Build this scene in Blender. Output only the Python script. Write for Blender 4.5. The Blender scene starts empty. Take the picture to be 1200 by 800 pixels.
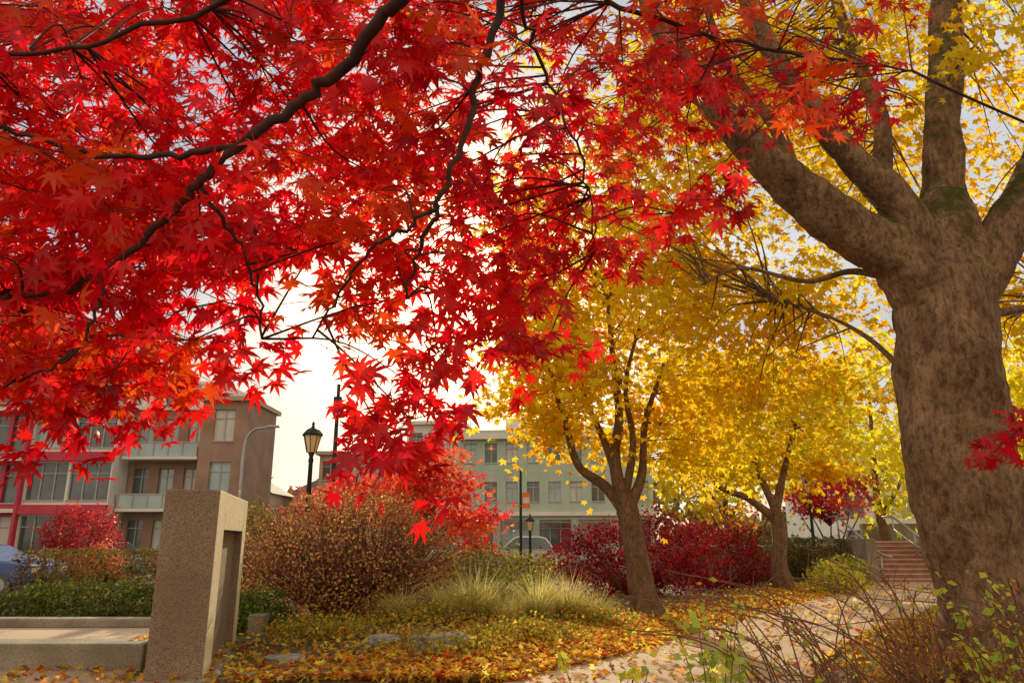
import bpy, math, random, bmesh
import numpy as np
from mathutils import Vector, Matrix, noise as mnoise
rng=np.random.default_rng(11); random.seed(11)
EYE=1.6
scene=bpy.context.scene
scene.view_settings.view_transform='Standard'
scene.view_settings.look='None'
scene.view_settings.exposure=0

def S(b,r,y):
    "image point as camera-ray slopes: tan(bearing), tan(elevation), depth y -> world"
    return (b*y,y,EYE+r*y)  # slopes worked out from image pixels, carried from the eye to depth y

# ---------------------------------------------------------------- materials
def newmat(name):
    m=bpy.data.materials.new(name); m.use_nodes=True
    nt=m.node_tree; nt.nodes.clear()
    out=nt.nodes.new('ShaderNodeOutputMaterial')
    return m,nt,out
def surf(name,c1,c2=None,rough=.8,scale=3.0,bump=.0,bscale=None,metal=0.0,spec=.4,c3=None,s3=40,stretch=(1,1,1),detail=3,f3=.5,w3=.1):
    m,nt,out=newmat(name); N=nt.nodes; L=nt.links
    p=N.new('ShaderNodeBsdfPrincipled'); L.new(p.outputs[0],out.inputs[0])
    p.inputs['Roughness'].default_value=rough; p.inputs['Metallic'].default_value=metal
    p.inputs['Specular IOR Level'].default_value=spec
    if c2 is None: c2=tuple(x*.8 for x in c1)
    tc=N.new('ShaderNodeTexCoord'); mp=N.new('ShaderNodeMapping'); mp.inputs['Scale'].default_value=stretch
    L.new(tc.outputs['Object'],mp.inputs[0])
    n=N.new('ShaderNodeTexNoise'); n.inputs['Scale'].default_value=scale; n.inputs['Detail'].default_value=detail
    L.new(mp.outputs[0],n.inputs['Vector'])
    r=N.new('ShaderNodeValToRGB'); r.color_ramp.elements[0].position=.35; r.color_ramp.elements[1].position=.65
    r.color_ramp.elements[0].color=(*c1,1); r.color_ramp.elements[1].color=(*c2,1)
    L.new(n.outputs['Fac'],r.inputs[0]); col=r.outputs[0]
    if c3 is not None:
        n3=N.new('ShaderNodeTexNoise'); n3.inputs['Scale'].default_value=s3; n3.inputs['Detail'].default_value=3
        L.new(mp.outputs[0],n3.inputs['Vector'])
        r3=N.new('ShaderNodeValToRGB'); r3.color_ramp.elements[0].position=f3; r3.color_ramp.elements[1].position=f3+w3
        L.new(n3.outputs['Fac'],r3.inputs[0])
        mx=N.new('ShaderNodeMixRGB'); L.new(r3.outputs[0],mx.inputs[0]); L.new(col,mx.inputs[1]); mx.inputs[2].default_value=(*c3,1)
        col=mx.outputs[0]
    L.new(col,p.inputs['Base Color'])
    if bump>0:
        nb=N.new('ShaderNodeTexNoise'); nb.inputs['Scale'].default_value=bscale or scale*6; nb.inputs['Detail'].default_value=3
        L.new(mp.outputs[0],nb.inputs['Vector'])
        b=N.new('ShaderNodeBump'); b.inputs['Strength'].default_value=bump; b.inputs['Distance'].default_value=.04
        L.new(nb.outputs['Fac'],b.inputs['Height']); L.new(b.outputs[0],p.inputs['Normal'])
    return m
def leafmat(name,trans=.55,gloss=.0):
    m,nt,out=newmat(name); N=nt.nodes; L=nt.links
    a=N.new('ShaderNodeAttribute'); a.attribute_name='Col'
    d=N.new('ShaderNodeBsdfDiffuse'); t=N.new('ShaderNodeBsdfTranslucent')
    L.new(a.outputs['Color'],d.inputs['Color']); L.new(a.outputs['Color'],t.inputs['Color'])
    x=N.new('ShaderNodeMixShader'); x.inputs[0].default_value=trans
    L.new(d.outputs[0],x.inputs[1]); L.new(t.outputs[0],x.inputs[2]); o=x
    if gloss>0:
        g=N.new('ShaderNodeBsdfGlossy'); g.inputs['Roughness'].default_value=.35; g.inputs['Color'].default_value=(.8,.8,.8,1)
        y=N.new('ShaderNodeMixShader'); y.inputs[0].default_value=gloss
        L.new(x.outputs[0],y.inputs[1]); L.new(g.outputs[0],y.inputs[2]); o=y
    L.new(o.outputs[0],out.inputs[0])
    return m
def barkmat(name,c1,c2,moss=None,scale=5,bump=.8,mossamt=.5,zs=.3):
    m,nt,out=newmat(name); N=nt.nodes; L=nt.links
    p=N.new('ShaderNodeBsdfPrincipled'); p.inputs['Roughness'].default_value=.9; p.inputs['Specular IOR Level'].default_value=.2; L.new(p.outputs[0],out.inputs[0])
    tc=N.new('ShaderNodeTexCoord'); mp=N.new('ShaderNodeMapping'); mp.inputs['Scale'].default_value=(1,1,zs*1.6)
    L.new(tc.outputs['Object'],mp.inputs[0])
    n=N.new('ShaderNodeTexNoise'); n.inputs['Scale'].default_value=scale; n.inputs['Detail'].default_value=6; n.inputs['Roughness'].default_value=.75; n.inputs['Distortion'].default_value=.3
    L.new(mp.outputs[0],n.inputs['Vector'])
    r=N.new('ShaderNodeValToRGB'); r.color_ramp.elements[0].position=.3; r.color_ramp.elements[1].position=.7
    r.color_ramp.elements[0].color=(*c1,1); r.color_ramp.elements[1].color=(*c2,1); L.new(n.outputs['Fac'],r.inputs[0])
    col=r.outputs[0]
    mp2=N.new('ShaderNodeMapping'); mp2.inputs['Scale'].default_value=(1,1,zs); L.new(tc.outputs['Object'],mp2.inputs[0])
    n4=N.new('ShaderNodeTexNoise'); n4.inputs['Scale'].default_value=scale*8; n4.inputs['Detail'].default_value=4; n4.inputs['Roughness'].default_value=.7; L.new(mp2.outputs[0],n4.inputs['Vector'])
    rf=N.new('ShaderNodeValToRGB'); rf.color_ramp.elements[0].position=.36; rf.color_ramp.elements[1].position=.56; rf.color_ramp.elements[0].color=(.35,.3,.27,1); rf.color_ramp.elements[1].color=(1,1,1,1); L.new(n4.outputs['Fac'],rf.inputs[0])
    mf=N.new('ShaderNodeMixRGB'); mf.blend_type='MULTIPLY'; mf.inputs[0].default_value=.85; L.new(col,mf.inputs[1]); L.new(rf.outputs[0],mf.inputs[2]); col=mf.outputs[0]
    if moss:
        ge=N.new('ShaderNodeNewGeometry'); sp=N.new('ShaderNodeSeparateXYZ'); L.new(ge.outputs['Normal'],sp.inputs[0])
        n2=N.new('ShaderNodeTexNoise'); n2.inputs['Scale'].default_value=2.6; n2.inputs['Detail'].default_value=6; n2.inputs['Roughness'].default_value=.75; L.new(tc.outputs['Object'],n2.inputs['Vector'])
        sz=N.new('ShaderNodeSeparateXYZ'); L.new(tc.outputs['Object'],sz.inputs[0])
        hz=N.new('ShaderNodeMapRange'); hz.inputs[1].default_value=3.8; hz.inputs[2].default_value=5.6; hz.inputs[3].default_value=-.25; hz.inputs[4].default_value=.04; L.new(sz.outputs['Z'],hz.inputs[0])
        ma=N.new('ShaderNodeMath'); ma.operation='MULTIPLY_ADD'; ma.inputs[1].default_value=.2; L.new(sp.outputs['Z'],ma.inputs[0]); L.new(n2.outputs['Fac'],ma.inputs[2])
        ad=N.new('ShaderNodeMath'); ad.operation='ADD'; L.new(ma.outputs[0],ad.inputs[0]); L.new(hz.outputs[0],ad.inputs[1])
        r2=N.new('ShaderNodeValToRGB'); r2.color_ramp.elements[0].position=mossamt; r2.color_ramp.elements[1].position=mossamt+.14; L.new(ad.outputs[0],r2.inputs[0])
        mx=N.new('ShaderNodeMixRGB'); L.new(r2.outputs[0],mx.inputs[0]); L.new(col,mx.inputs[1]); mx.inputs[2].default_value=(*moss,1); col=mx.outputs[0]
    L.new(col,p.inputs['Base Color'])
    b=N.new('ShaderNodeBump'); b.inputs['Strength'].default_value=bump; b.inputs['Distance'].default_value=.05
    L.new(n4.outputs['Fac'],b.inputs['Height']); L.new(b.outputs[0],p.inputs['Normal'])
    return m

# ---------------------------------------------------------------- geometry helpers
def empty(name,loc=(0,0,0),rz=0):
    e=bpy.data.objects.new(name,None); scene.collection.objects.link(e); e.location=loc; e.rotation_euler=(0,0,rz); e.empty_display_size=.3
    return e
class Geo:
    def __init__(s): s.V=[]; s.F=[]; s.M=[]
    def add(s,V,F,mi=0):
        o=len(s.V); s.V.extend([tuple(v) for v in V]); s.F.extend([tuple(i+o for i in f) for f in F]); s.M.extend([mi]*len(F))
    def box(s,x0,x1,y0,y1,z0,z1,mi=0,right=None):
        V=[(x0,y0,z0),(x1,y0,z0),(x1,y1,z0),(x0,y1,z0),(x0,y0,z1),(x1,y0,z1),(x1,y1,z1),(x0,y1,z1)]
        s.add(V,[(0,3,2,1),(4,5,6,7),(0,1,5,4),(1,2,6,5),(2,3,7,6),(3,0,4,7)],mi)
        if right is not None: s.M[-3]=right
    def tube(s,P,R,sides=8,mi=0,cap=True,wob=0):
        P=[Vector(p) for p in P]; n=len(P)
        if n<2: return
        t=(P[1]-P[0]).normalized(); ref=Vector((0,0,1)) if abs(t.z)<.9 else Vector((1,0,0))
        u=t.cross(ref).normalized(); V=[]
        for i in range(n):
            t=(P[min(i+1,n-1)]-P[max(i-1,0)]).normalized()
            u=(u-t*u.dot(t)); u=u.normalized() if u.length>1e-6 else t.orthogonal().normalized()
            w=t.cross(u)
            for k in range(sides):
                a=2*math.pi*k/sides; rr=R[i]; dv=u*math.cos(a)+w*math.sin(a)
                if wob:
                    rr*=1+wob*math.sin(a*3+i*.12+P[0].x)+wob*.6*math.sin(a*2+P[i].z*2.1)
                    q=P[i]+dv*rr; rr*=1+wob*2.4*mnoise.noise(q*2.3)+wob*1.2*mnoise.noise(Vector((q.x*6,q.y*6,q.z*9)))
                V.append(P[i]+dv*rr)
        F=[(i*sides+k,i*sides+(k+1)%sides,(i+1)*sides+(k+1)%sides,(i+1)*sides+k) for i in range(n-1) for k in range(sides)]
        if cap: F.append(tuple(range(sides))[::-1]); F.append(tuple((n-1)*sides+k for k in range(sides)))
        s.add(V,F,mi)
    def lathe(s,cx,cy,prof,sides=16,mi=0):
        V=[(cx+r*math.cos(2*math.pi*k/sides),cy+r*math.sin(2*math.pi*k/sides),z) for r,z in prof for k in range(sides)]
        n=len(prof)
        F=[(i*sides+k,i*sides+(k+1)%sides,(i+1)*sides+(k+1)%sides,(i+1)*sides+k) for i in range(n-1) for k in range(sides)]
        F.append(tuple(range(sides))[::-1]); F.append(tuple((n-1)*sides+k for k in range(sides)))
        s.add(V,F,mi)
    def obj(s,name,mats,parent=None,smooth=False,bevel=0):
        me=bpy.data.meshes.new(name); me.from_pydata(s.V,[],s.F)
        for m in (mats if isinstance(mats,(list,tuple)) else [mats]): me.materials.append(m)
        me.polygons.foreach_set('material_index',s.M)
        if smooth: me.polygons.foreach_set('use_smooth',[True]*len(s.F))
        me.update(); o=bpy.data.objects.new(name,me); scene.collection.objects.link(o)
        if parent: o.parent=parent
        if bevel:
            b=o.modifiers.new('bevel','BEVEL'); b.width=bevel; b.segments=2; b.limit_method='ANGLE'
        return o
def cr(P,sub=6,jit=0):
    P=[np.array(p,float) for p in P]; P=[2*P[0]-P[1]]+P+[2*P[-1]-P[-2]]; out=[]
    for i in range(1,len(P)-2):
        for k in range(sub):
            t=k/sub; a,b,c,d=P[i-1:i+3]
            q=.5*((2*b)+(-a+c)*t+(2*a-5*b+4*c-d)*t*t+(-a+3*b-3*c+d)*t**3)
            out.append(q+(rng.normal(0,jit,3) if jit and (i>1 or k) else 0))
    out.append(P[-2]); return out
def lerp_r(r0,r1,n,p=1.0):
    if isinstance(r0,list): return list(np.interp(np.linspace(0,len(r0)-1,n),range(len(r0)),r0))
    return [r0+(r1-r0)*(i/(n-1))**p for i in range(n)]

def instances(name,TV,TF,pos,nrm,tip,scale,col,mat,parent=None):
    pos=np.asarray(pos,float); n=len(pos); TV=np.asarray(TV,float); k=len(TV)
    z=nrm/np.linalg.norm(nrm,axis=1,keepdims=True)
    y=tip-(tip*z).sum(1,keepdims=True)*z; y/=np.linalg.norm(y,axis=1,keepdims=True)+1e-9
    x=np.cross(y,z); R=np.stack([x,y,z],axis=2)
    V=np.einsum('nij,kj->nki',R,TV)*np.asarray(scale).reshape(-1,1,1)+pos[:,None,:]
    loops=np.concatenate([np.array(f) for f in TF]); ls=np.cumsum([0]+[len(f) for f in TF[:-1]])
    L=(loops[None]+np.arange(n)[:,None]*k).ravel(); LS=(ls[None]+np.arange(n)[:,None]*len(loops)).ravel()
    me=bpy.data.meshes.new(name); me.vertices.add(n*k); me.vertices.foreach_set('co',V.astype(np.float32).ravel())
    me.loops.add(len(L)); me.loops.foreach_set('vertex_index',L.astype(np.int32))
    me.polygons.add(len(LS)); me.polygons.foreach_set('loop_start',LS.astype(np.int32))
    me.update(calc_edges=True); me.validate()
    at=me.attributes.new('Col','FLOAT_COLOR','POINT')
    C=np.ones((n,k,4),np.float32); C[:,:,:3]=np.clip(col,0,.95)[:,None,:]
    at.data.foreach_set('color',C.ravel()); me.materials.append(mat)
    o=bpy.data.objects.new(name,me); scene.collection.objects.link(o)
    if parent: o.parent=parent
    return o
def palmate(angs,lens,notch=.3,w=9,petiole=.6,bul=.55,cup=.25):
    V=[(0,0,0)]; F=[]
    def pt(a,r): return (math.sin(math.radians(a))*r,math.cos(math.radians(a))*r,-cup*r*r)
    na=[angs[0]-22]+[(angs[i]+angs[i+1])/2 for i in range(len(angs)-1)]+[angs[-1]+22]
    ni=[]
    for i,a in enumerate(na):
        ni.append(len(V)); V.append(pt(a,notch*(.6 if i in(0,len(na)-1) else 1)))
    for i,(a,l) in enumerate(zip(angs,lens)):
        b=len(V); x,y,z=pt(a-w,l*bul); V.append((x,y,z+.03)); V.append(pt(a,l)); x,y,z=pt(a+w,l*bul); V.append((x,y,z+.03))
        F.append((0,ni[i],b,b+1,b+2,ni[i+1]))
    if petiole:
        b=len(V); V+= [(-.015,0,0),(.015,0,0),(.01,-petiole,.12),(-.01,-petiole,.12)]; F.append((b,b+1,b+2,b+3))
    return V,F
LEAF7=palmate([-118,-78,-38,0,38,78,118],[.45,.78,.95,1.05,.95,.78,.45],.36,12,.55)
LEAF5=palmate([-105,-52,0,52,105],[.6,.95,1.05,.95,.6],.52,15,0,.7)
KITE=([(0,0,0),(.36,.5,.05),(0,1,-.08),(-.36,.5,.05)],[(0,1,2,3)])
BLADE=([(-.007,0,0),(.007,0,0),(.006,.55,.12),(-.006,.55,.12),(0,1,.45)],[(0,1,2,3),(3,2,4)])
def unit(v): return v/(np.linalg.norm(v,axis=-1,keepdims=True)+1e-9)
def pick(cols,n,var=.15):
    cols=np.array(cols); c=cols[rng.integers(0,len(cols),n)]
    return c*np.exp(rng.normal(0,var,(n,1)))*np.exp(rng.normal(0,var*.4,(n,3)))
# ---------------------------------------------------------------- world + sun
SUN_EL=math.radians(19); SUN_AZ=math.radians(-4)   # azimuth measured clockwise from +Y
sd=Vector((math.sin(SUN_AZ)*math.cos(SUN_EL),math.cos(SUN_AZ)*math.cos(SUN_EL),math.sin(SUN_EL)))
w=bpy.data.worlds.new('World'); scene.world=w; w.use_nodes=True
nt=w.node_tree; nt.nodes.clear(); N=nt.nodes; L=nt.links
wo=N.new('ShaderNodeOutputWorld'); sky=N.new('ShaderNodeTexSky'); sky.sky_type='NISHITA'; sky.sun_disc=False
sky.sun_elevation=SUN_EL; sky.sun_rotation=SUN_AZ; sky.dust_density=.6; sky.air_density=1.0
bg=N.new('ShaderNodeBackground'); bg.inputs[1].default_value=.15
tc=N.new('ShaderNodeTexCoord'); mp=N.new('ShaderNodeMapping'); mp.inputs['Scale'].default_value=(1,1,3.0); L.new(tc.outputs['Generated'],mp.inputs[0])
cn=N.new('ShaderNodeTexNoise'); cn.inputs['Scale'].default_value=3.2; cn.inputs['Detail'].default_value=4; L.new(mp.outputs[0],cn.inputs['Vector'])
rp=N.new('ShaderNodeValToRGB'); rp.color_ramp.elements[0].position=.36; rp.color_ramp.elements[0].color=(0,0,0,1); rp.color_ramp.elements[1].position=.64; rp.color_ramp.elements[1].color=(1,1,1,1); L.new(cn.outputs['Fac'],rp.inputs[0])
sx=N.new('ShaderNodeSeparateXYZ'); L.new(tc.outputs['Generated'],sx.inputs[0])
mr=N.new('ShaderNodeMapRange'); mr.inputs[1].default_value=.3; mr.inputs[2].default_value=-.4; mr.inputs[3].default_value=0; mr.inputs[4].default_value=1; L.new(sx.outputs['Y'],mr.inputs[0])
# high haze: creamy near the horizon, cooler overhead, thin bands of cloud, plus a warm fill glow added behind the viewer
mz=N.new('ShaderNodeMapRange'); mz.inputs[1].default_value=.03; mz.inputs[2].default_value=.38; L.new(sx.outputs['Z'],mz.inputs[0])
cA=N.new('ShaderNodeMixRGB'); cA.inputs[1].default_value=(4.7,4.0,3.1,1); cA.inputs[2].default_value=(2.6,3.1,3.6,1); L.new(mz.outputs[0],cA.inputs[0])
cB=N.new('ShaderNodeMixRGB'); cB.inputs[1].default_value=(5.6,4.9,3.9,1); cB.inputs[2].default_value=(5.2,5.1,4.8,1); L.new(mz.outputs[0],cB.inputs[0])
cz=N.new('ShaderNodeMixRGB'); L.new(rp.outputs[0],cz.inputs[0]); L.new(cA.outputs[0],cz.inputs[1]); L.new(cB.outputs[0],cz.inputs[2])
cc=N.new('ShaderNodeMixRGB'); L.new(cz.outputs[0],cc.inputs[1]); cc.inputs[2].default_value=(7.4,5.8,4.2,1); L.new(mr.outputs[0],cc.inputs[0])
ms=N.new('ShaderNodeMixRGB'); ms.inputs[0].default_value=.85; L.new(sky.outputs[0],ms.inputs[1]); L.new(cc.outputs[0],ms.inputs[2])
vd=N.new('ShaderNodeVectorMath'); vd.operation='DOT_PRODUCT'; L.new(tc.outputs['Generated'],vd.inputs[0]); vd.inputs[1].default_value=sd
mx0=N.new('ShaderNodeMath'); mx0.operation='MAXIMUM'; mx0.inputs[1].default_value=0; L.new(vd.outputs['Value'],mx0.inputs[0])
pw=N.new('ShaderNodeMath'); pw.operation='POWER'; pw.inputs[1].default_value=55; L.new(mx0.outputs[0],pw.inputs[0])
au=N.new('ShaderNodeMixRGB'); au.blend_type='MULTIPLY'; au.inputs[0].default_value=1; au.inputs[1].default_value=(22,15,7,1); L.new(pw.outputs[0],au.inputs[2])
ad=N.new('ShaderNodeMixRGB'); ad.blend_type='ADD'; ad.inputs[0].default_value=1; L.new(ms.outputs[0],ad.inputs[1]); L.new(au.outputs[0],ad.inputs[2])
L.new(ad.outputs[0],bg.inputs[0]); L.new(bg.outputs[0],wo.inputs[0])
sl=bpy.data.lights.new('sun','SUN'); sl.energy=5; sl.angle=math.radians(.53); sl.color=(1,.85,.56)
so=bpy.data.objects.new('sun',sl); scene.collection.objects.link(so)
so.rotation_euler=(-sd).to_track_quat('-Z','Y').to_euler(); so.location=(0,0,30)
# camera
cd=bpy.data.cameras.new('camera'); co=bpy.data.objects.new('camera',cd); scene.collection.objects.link(co)
cd.lens=26; cd.sensor_width=36; cd.clip_end=2000; cd.clip_start=.05
co.location=(0,0,EYE); co.rotation_euler=(math.radians(90+14.9),0,0); scene.camera=co
# ---------------------------------------------------------------- material library
M_ground=surf('ground_soil',(.045,.035,.02),(.08,.08,.025),.95,1.2,.6,14,c3=(.16,.09,.03),s3=22,f3=.52)
M_asphalt=surf('asphalt',(.045,.045,.048),(.06,.06,.06),.85,2,.3,60)
M_path=surf('path_concrete',(.42,.3,.19),(.52,.39,.26),.85,.8,.35,30,c3=(.33,.22,.14),s3=50,f3=.5,w3=.3)
M_paint=surf('white_paint',(.75,.75,.72),(.6,.6,.58),.6,5)
M_conc=surf('concrete',(.25,.21,.15),(.38,.33,.24),.9,1.6,.5,40,c3=(.17,.15,.1),s3=30,f3=.45,w3=.35)
M_agg=surf('aggregate_concrete',(.33,.24,.16),(.45,.34,.23),.92,1.3,.8,80,c3=(.22,.15,.1),s3=75,f3=.46,w3=.16)
M_smooth_sunlit=surf('cast_concrete_sunlit',(.66,.56,.34),(.74,.64,.42),.85,1.2,.3,30,c3=(.54,.43,.26),s3=14,f3=.5,w3=.3)  # smooth cast side faces, colour paled and yellowed to stand in for sunlight
M_stone=surf('stone',(.22,.21,.19),(.36,.34,.3),.9,6,.6,20,c3=(.15,.15,.1),s3=18,f3=.5,w3=.3)
M_brickstep=surf('brick_steps',(.3,.13,.08),(.4,.2,.13),.9,3,.3,20)
M_tread_lit=surf('step_tread_lit',(.45,.3,.22),(.52,.36,.27),.9,3)  # tread tops coloured paler than the risers to imitate light falling on them
M_metal_d=surf('dark_metal',(.02,.025,.025),(.035,.04,.04),.45,4,metal=.6)
M_metal_g=surf('galvanised_metal',(.35,.35,.35),(.45,.45,.45),.4,4,metal=.7)
M_glass=[surf('glass_dark',(.05,.07,.075),(.11,.14,.15),.08,.6,spec=.8),
         surf('glass_sky',(.26,.36,.37),(.4,.5,.5),.1,.4,spec=.8),
         surf('glass_blind',(.55,.55,.5),(.65,.63,.55),.3,1.5)]
M_red=surf('red_cladding',(.5,.04,.08),(.58,.06,.1),.6,.6)
M_white=surf('pale_render',(.7,.68,.63),(.8,.77,.71),.8,.5)
M_brick=surf('brown_brick',(.3,.19,.13),(.38,.25,.18),.9,.8,.3,30)
M_beige=surf('beige_concrete',(.45,.34,.24),(.53,.42,.3),.9,.6)
M_green=surf('grey_green_stone',(.4,.5,.42),(.48,.57,.49),.85,.5,.2,10)
M_dgrey=surf('dark_roof',(.08,.08,.08),(.12,.12,.12),.8,1)
M_frame=surf('window_frame',(.4,.41,.4),(.46,.46,.45),.5,2)
M_lampglass=surf('lamp_glass',(.8,.62,.32),(.9,.75,.4),.3,5)
M_bark_big=barkmat('bark_mossy',(.13,.065,.03),(.46,.29,.16),(.07,.07,.014),2.2,1.2,.56,.45)
M_bark=barkmat('bark',(.13,.07,.04),(.38,.24,.14),(.1,.1,.02),5,.8,.68)
M_twig=surf('twig_bark',(.05,.02,.016),(.09,.035,.024),.85,12)
M_drytwig=surf('dry_twig',(.15,.065,.04),(.27,.13,.07),.8,12)
M_lred=leafmat('red_maple_leaf',.65,gloss=.03)
M_lyel=leafmat('yellow_maple_leaf',.6)
M_lgen=leafmat('shrub_leaf',.45)
# ---------------------------------------------------------------- ground / path / road
def gh(x,y):
    return .3*math.exp(-((x+1.6)/2.4)**2-((y-15)/4.5)**2)
xs=sorted(set([-600,-300,-150,-80,-50,-35]+list(np.arange(-24,24.1,.8))+[35,50,80,150,300,600])); ys=sorted(set([-300,-100,-40,-15]+list(np.arange(-6,34,.8))+[40,55,80,150,300,700,1200]))
g=Geo(); g.add([(x,y,gh(x,y)) for y in ys for x in xs],[(j*len(xs)+i,j*len(xs)+i+1,(j+1)*len(xs)+i+1,(j+1)*len(xs)+i) for j in range(len(ys)-1) for i in range(len(xs)-1)])
g.obj('ground',M_ground,smooth=True)
PL=cr([(-2.5,5,0),(-.6,7.5,0),(.0,9.2,0),(1.2,10.7,0),(3.0,13.4,0),(6.0,18,0),(9.8,23.2,0),(13.4,28.6,0)],6)
PR=cr([(1.6,5,0),(2.6,7.5,0),(3.6,9.5,0),(4.7,11.5,0),(6.4,14,0),(9.7,18,0),(13.6,23.2,0),(16.9,28.6,0)],6)
g=Geo()
for a in range(len(PL)-1):
    V=[]
    for q in (PL[a],PL[a+1]): V+= [(q[0],q[1],0),(q[0],q[1],.05)]
    for q in (PR[a],PR[a+1]): V+= [(q[0],q[1],0),(q[0],q[1],.05)]
    g.add(V,[(1,5,7,3),(0,1,3,2),(5,4,6,7)])
g.obj('footpath',M_path)
def path_l(y): return np.interp(y,[p[1] for p in PL],[p[0] for p in PL])
def path_r(y): return np.interp(y,[p[1] for p in PR],[p[0] for p in PR])
g=Geo(); g.box(-120,120,40,52,-.1,.012,0); g.box(-26,-15,22.6,39.99,-.1,.010,0)
for i in range(-20,20): g.box(i*6,i*6+3,45.9,46.05,.0,.018,1)
g.box(-120,120,40.5,40.62,0,.017,1)
g.obj('road',[M_asphalt,M_paint])
g=Geo(); g.box(-14.69,120,39.7,39.99,0,.13); g.box(-15,-14.7,24,39.99,0,.13); g.box(-120,120,52.01,52.3,0,.13); g.box(-120,120,52.301,56,0,.12)
g.obj('pavement',M_conc)
g=Geo(); g.box(-14.5,-2.6,7,14.5,-.1,.015); g.box(-24,-11,15.1,16,-.1,.02); g.obj('paving',M_path)

# ---------------------------------------------------------------- leaf litter
n=20000
py=9+rng.random(n)**1.4*20; off=np.abs(rng.normal(0,1.6,n)); px=path_l(py)+.12-off
n2=1700; ey=9+rng.random(n2)**1.3*19; ex=path_l(ey)+rng.random(n2)**1.8*(path_r(ey)-path_l(ey)); px=np.concatenate([px,ex]); py=np.concatenate([py,ey])
n2=3000; ex=rng.uniform(-6,0,n2); ey=rng.uniform(8.8,16,n2); px=np.concatenate([px,ex]); py=np.concatenate([py,ey])
n2=3000; ey=rng.uniform(8.5,26,n2); ex=path_r(ey)-.1+np.abs(rng.normal(0,1.5,n2)); px=np.concatenate([px,ex]); py=np.concatenate([py,ey]); n=len(px)
onp=(px>path_l(py))&(px<path_r(py))
pz=np.array([gh(a,b) for a,b in zip(px,py)])+np.where(onp,.06,.02)+rng.random(n)*np.where(onp,.01,.07)
nr=rng.normal(0,.5,(n,3))+[0,0,1]; tp=rng.normal(0,1,(n,3))
instances('fallen_leaves',*LEAF5,np.stack([px,py,pz],1),nr,tp,rng.uniform(.035,.085,n),pick([(.92,.58,.05),(.9,.47,.04),(.75,.33,.04),(.5,.22,.06),(.4,.2,.07),(.94,.68,.1),(.8,.52,.12),(.5,.08,.02)],n,.25),M_lyel)

# ---------------------------------------------------------------- red maple canopy (overhead tree)
rm=empty('red_maple_tree')
fork=(.5,-1.2,2.3)
br=[]
def add_branch(pts,r0,r1,sub=7,jit=.006):
    p=cr(pts,sub,jit); br.append((p,lerp_r(r0,r1,len(p),.8)))
add_branch([fork,(.2,.0,2.85),S(-.08,.95,1.6),S(-.177,.829,1.75),S(-.259,.712,1.85),S(-.327,.645,1.9),S(-.41,.571,1.95),S(-.466,.508,2.0),S(-.507,.447,2.05),S(-.582,.373,2.1),S(-.652,.335,2.15),S(-.76,.33,2.2),S(-.9,.3,2.2)],.026,.006)
add_branch([S(-.41,.571,1.95),S(-.51,.555,1.95),S(-.625,.557,1.95),S(-.775,.6,1.9),S(-.9,.6,1.9)],.011,.005)
add_branch([fork,(.3,.1,3.0),S(.0,1.0,1.75),S(-.0136,.829,1.95),S(-.0527,.689,2.0),S(-.0715,.586,2.0),S(-.107,.474,2.0),S(-.1355,.393,2.1),S(-.15,.33,2.15)],.022,.004)
add_branch([S(-.107,.474,2.0),S(-.15,.44,2.0),S(-.199,.407,2.0),S(-.243,.34,2.1),S(-.28,.27,2.1)],.008,.003)
add_branch([S(0,1.0,1.75),S(.02,.8,2.1),S(.053,.689,2.3),S(.085,.6,2.4),S(.1135,.501,2.5),S(.12,.4,2.5)],.009,.003)
add_branch([fork,(.7,.2,2.95),S(.14,.9,2.2),S(.24,.79,2.5),S(.394,.74,2.8),S(.52,.72,3.),S(.62,.7,3.1)],.016,.005)
add_branch([fork,(-.2,.0,2.8),S(-.42,.92,1.7),S(-.61,.765,1.9),S(-.82,.72,1.9),S(-1,.7,2)],.014,.005)
add_branch([S(-.582,.373,2.1),S(-.59,.3,2.1),S(-.62,.24,2.1),S(-.7,.2,2.1)],.007,.003)
add_branch([S(-.466,.508,2.0),S(-.4,.42,2.1),S(-.36,.33,2.2),S(-.35,.27,2.3)],.008,.003)
g=Geo()
g.tube(cr([(.6,-1.5,-.05),(.62,-1.5,.7),(.52,-1.4,1.5),fork],8,.01),lerp_r(.14,.085,25),14,wob=.04)
for p,r in br: g.tube(p,r,8)
allp=np.array([q for p,r in br for q in p if q[1]>1.0])
rows=[(.84,-.95,.64,.12),(.75,-.95,.60,.12),(.67,-.9,.50,.12),(.59,-.86,.36,.12),(.51,-.82,.29,.12),(.435,-.80,.18,.115),(.365,-.78,.13,.11),(.30,-.76,.02,.11),(.245,-.70,-.40,.11),(.245,-.25,-.08,.1),(.20,-.66,-.48,.11),(.19,-.22,-.10,.09)]
cl=[]
for r,b0,b1,st in rows:
    b=b0
    while b<b1:
        for lay in range(4 if (b<.05 and r>.33) else 3 if r>.5 or b<-.45 else 2):
            if rng.random()<(.85 if b<-.1 else (.66 if b<.3 else .46)):
                yy=rng.uniform(1.95,2.5) if lay==0 else rng.uniform(2.4,4.3)
                if b>-.05: yy+=.4
                cl.append((S(b+rng.normal(0,.035),r+rng.normal(0,.028),yy),b))
        b+=st
pos=[];nrm=[];tip=[];sc=[];col=[]
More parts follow.
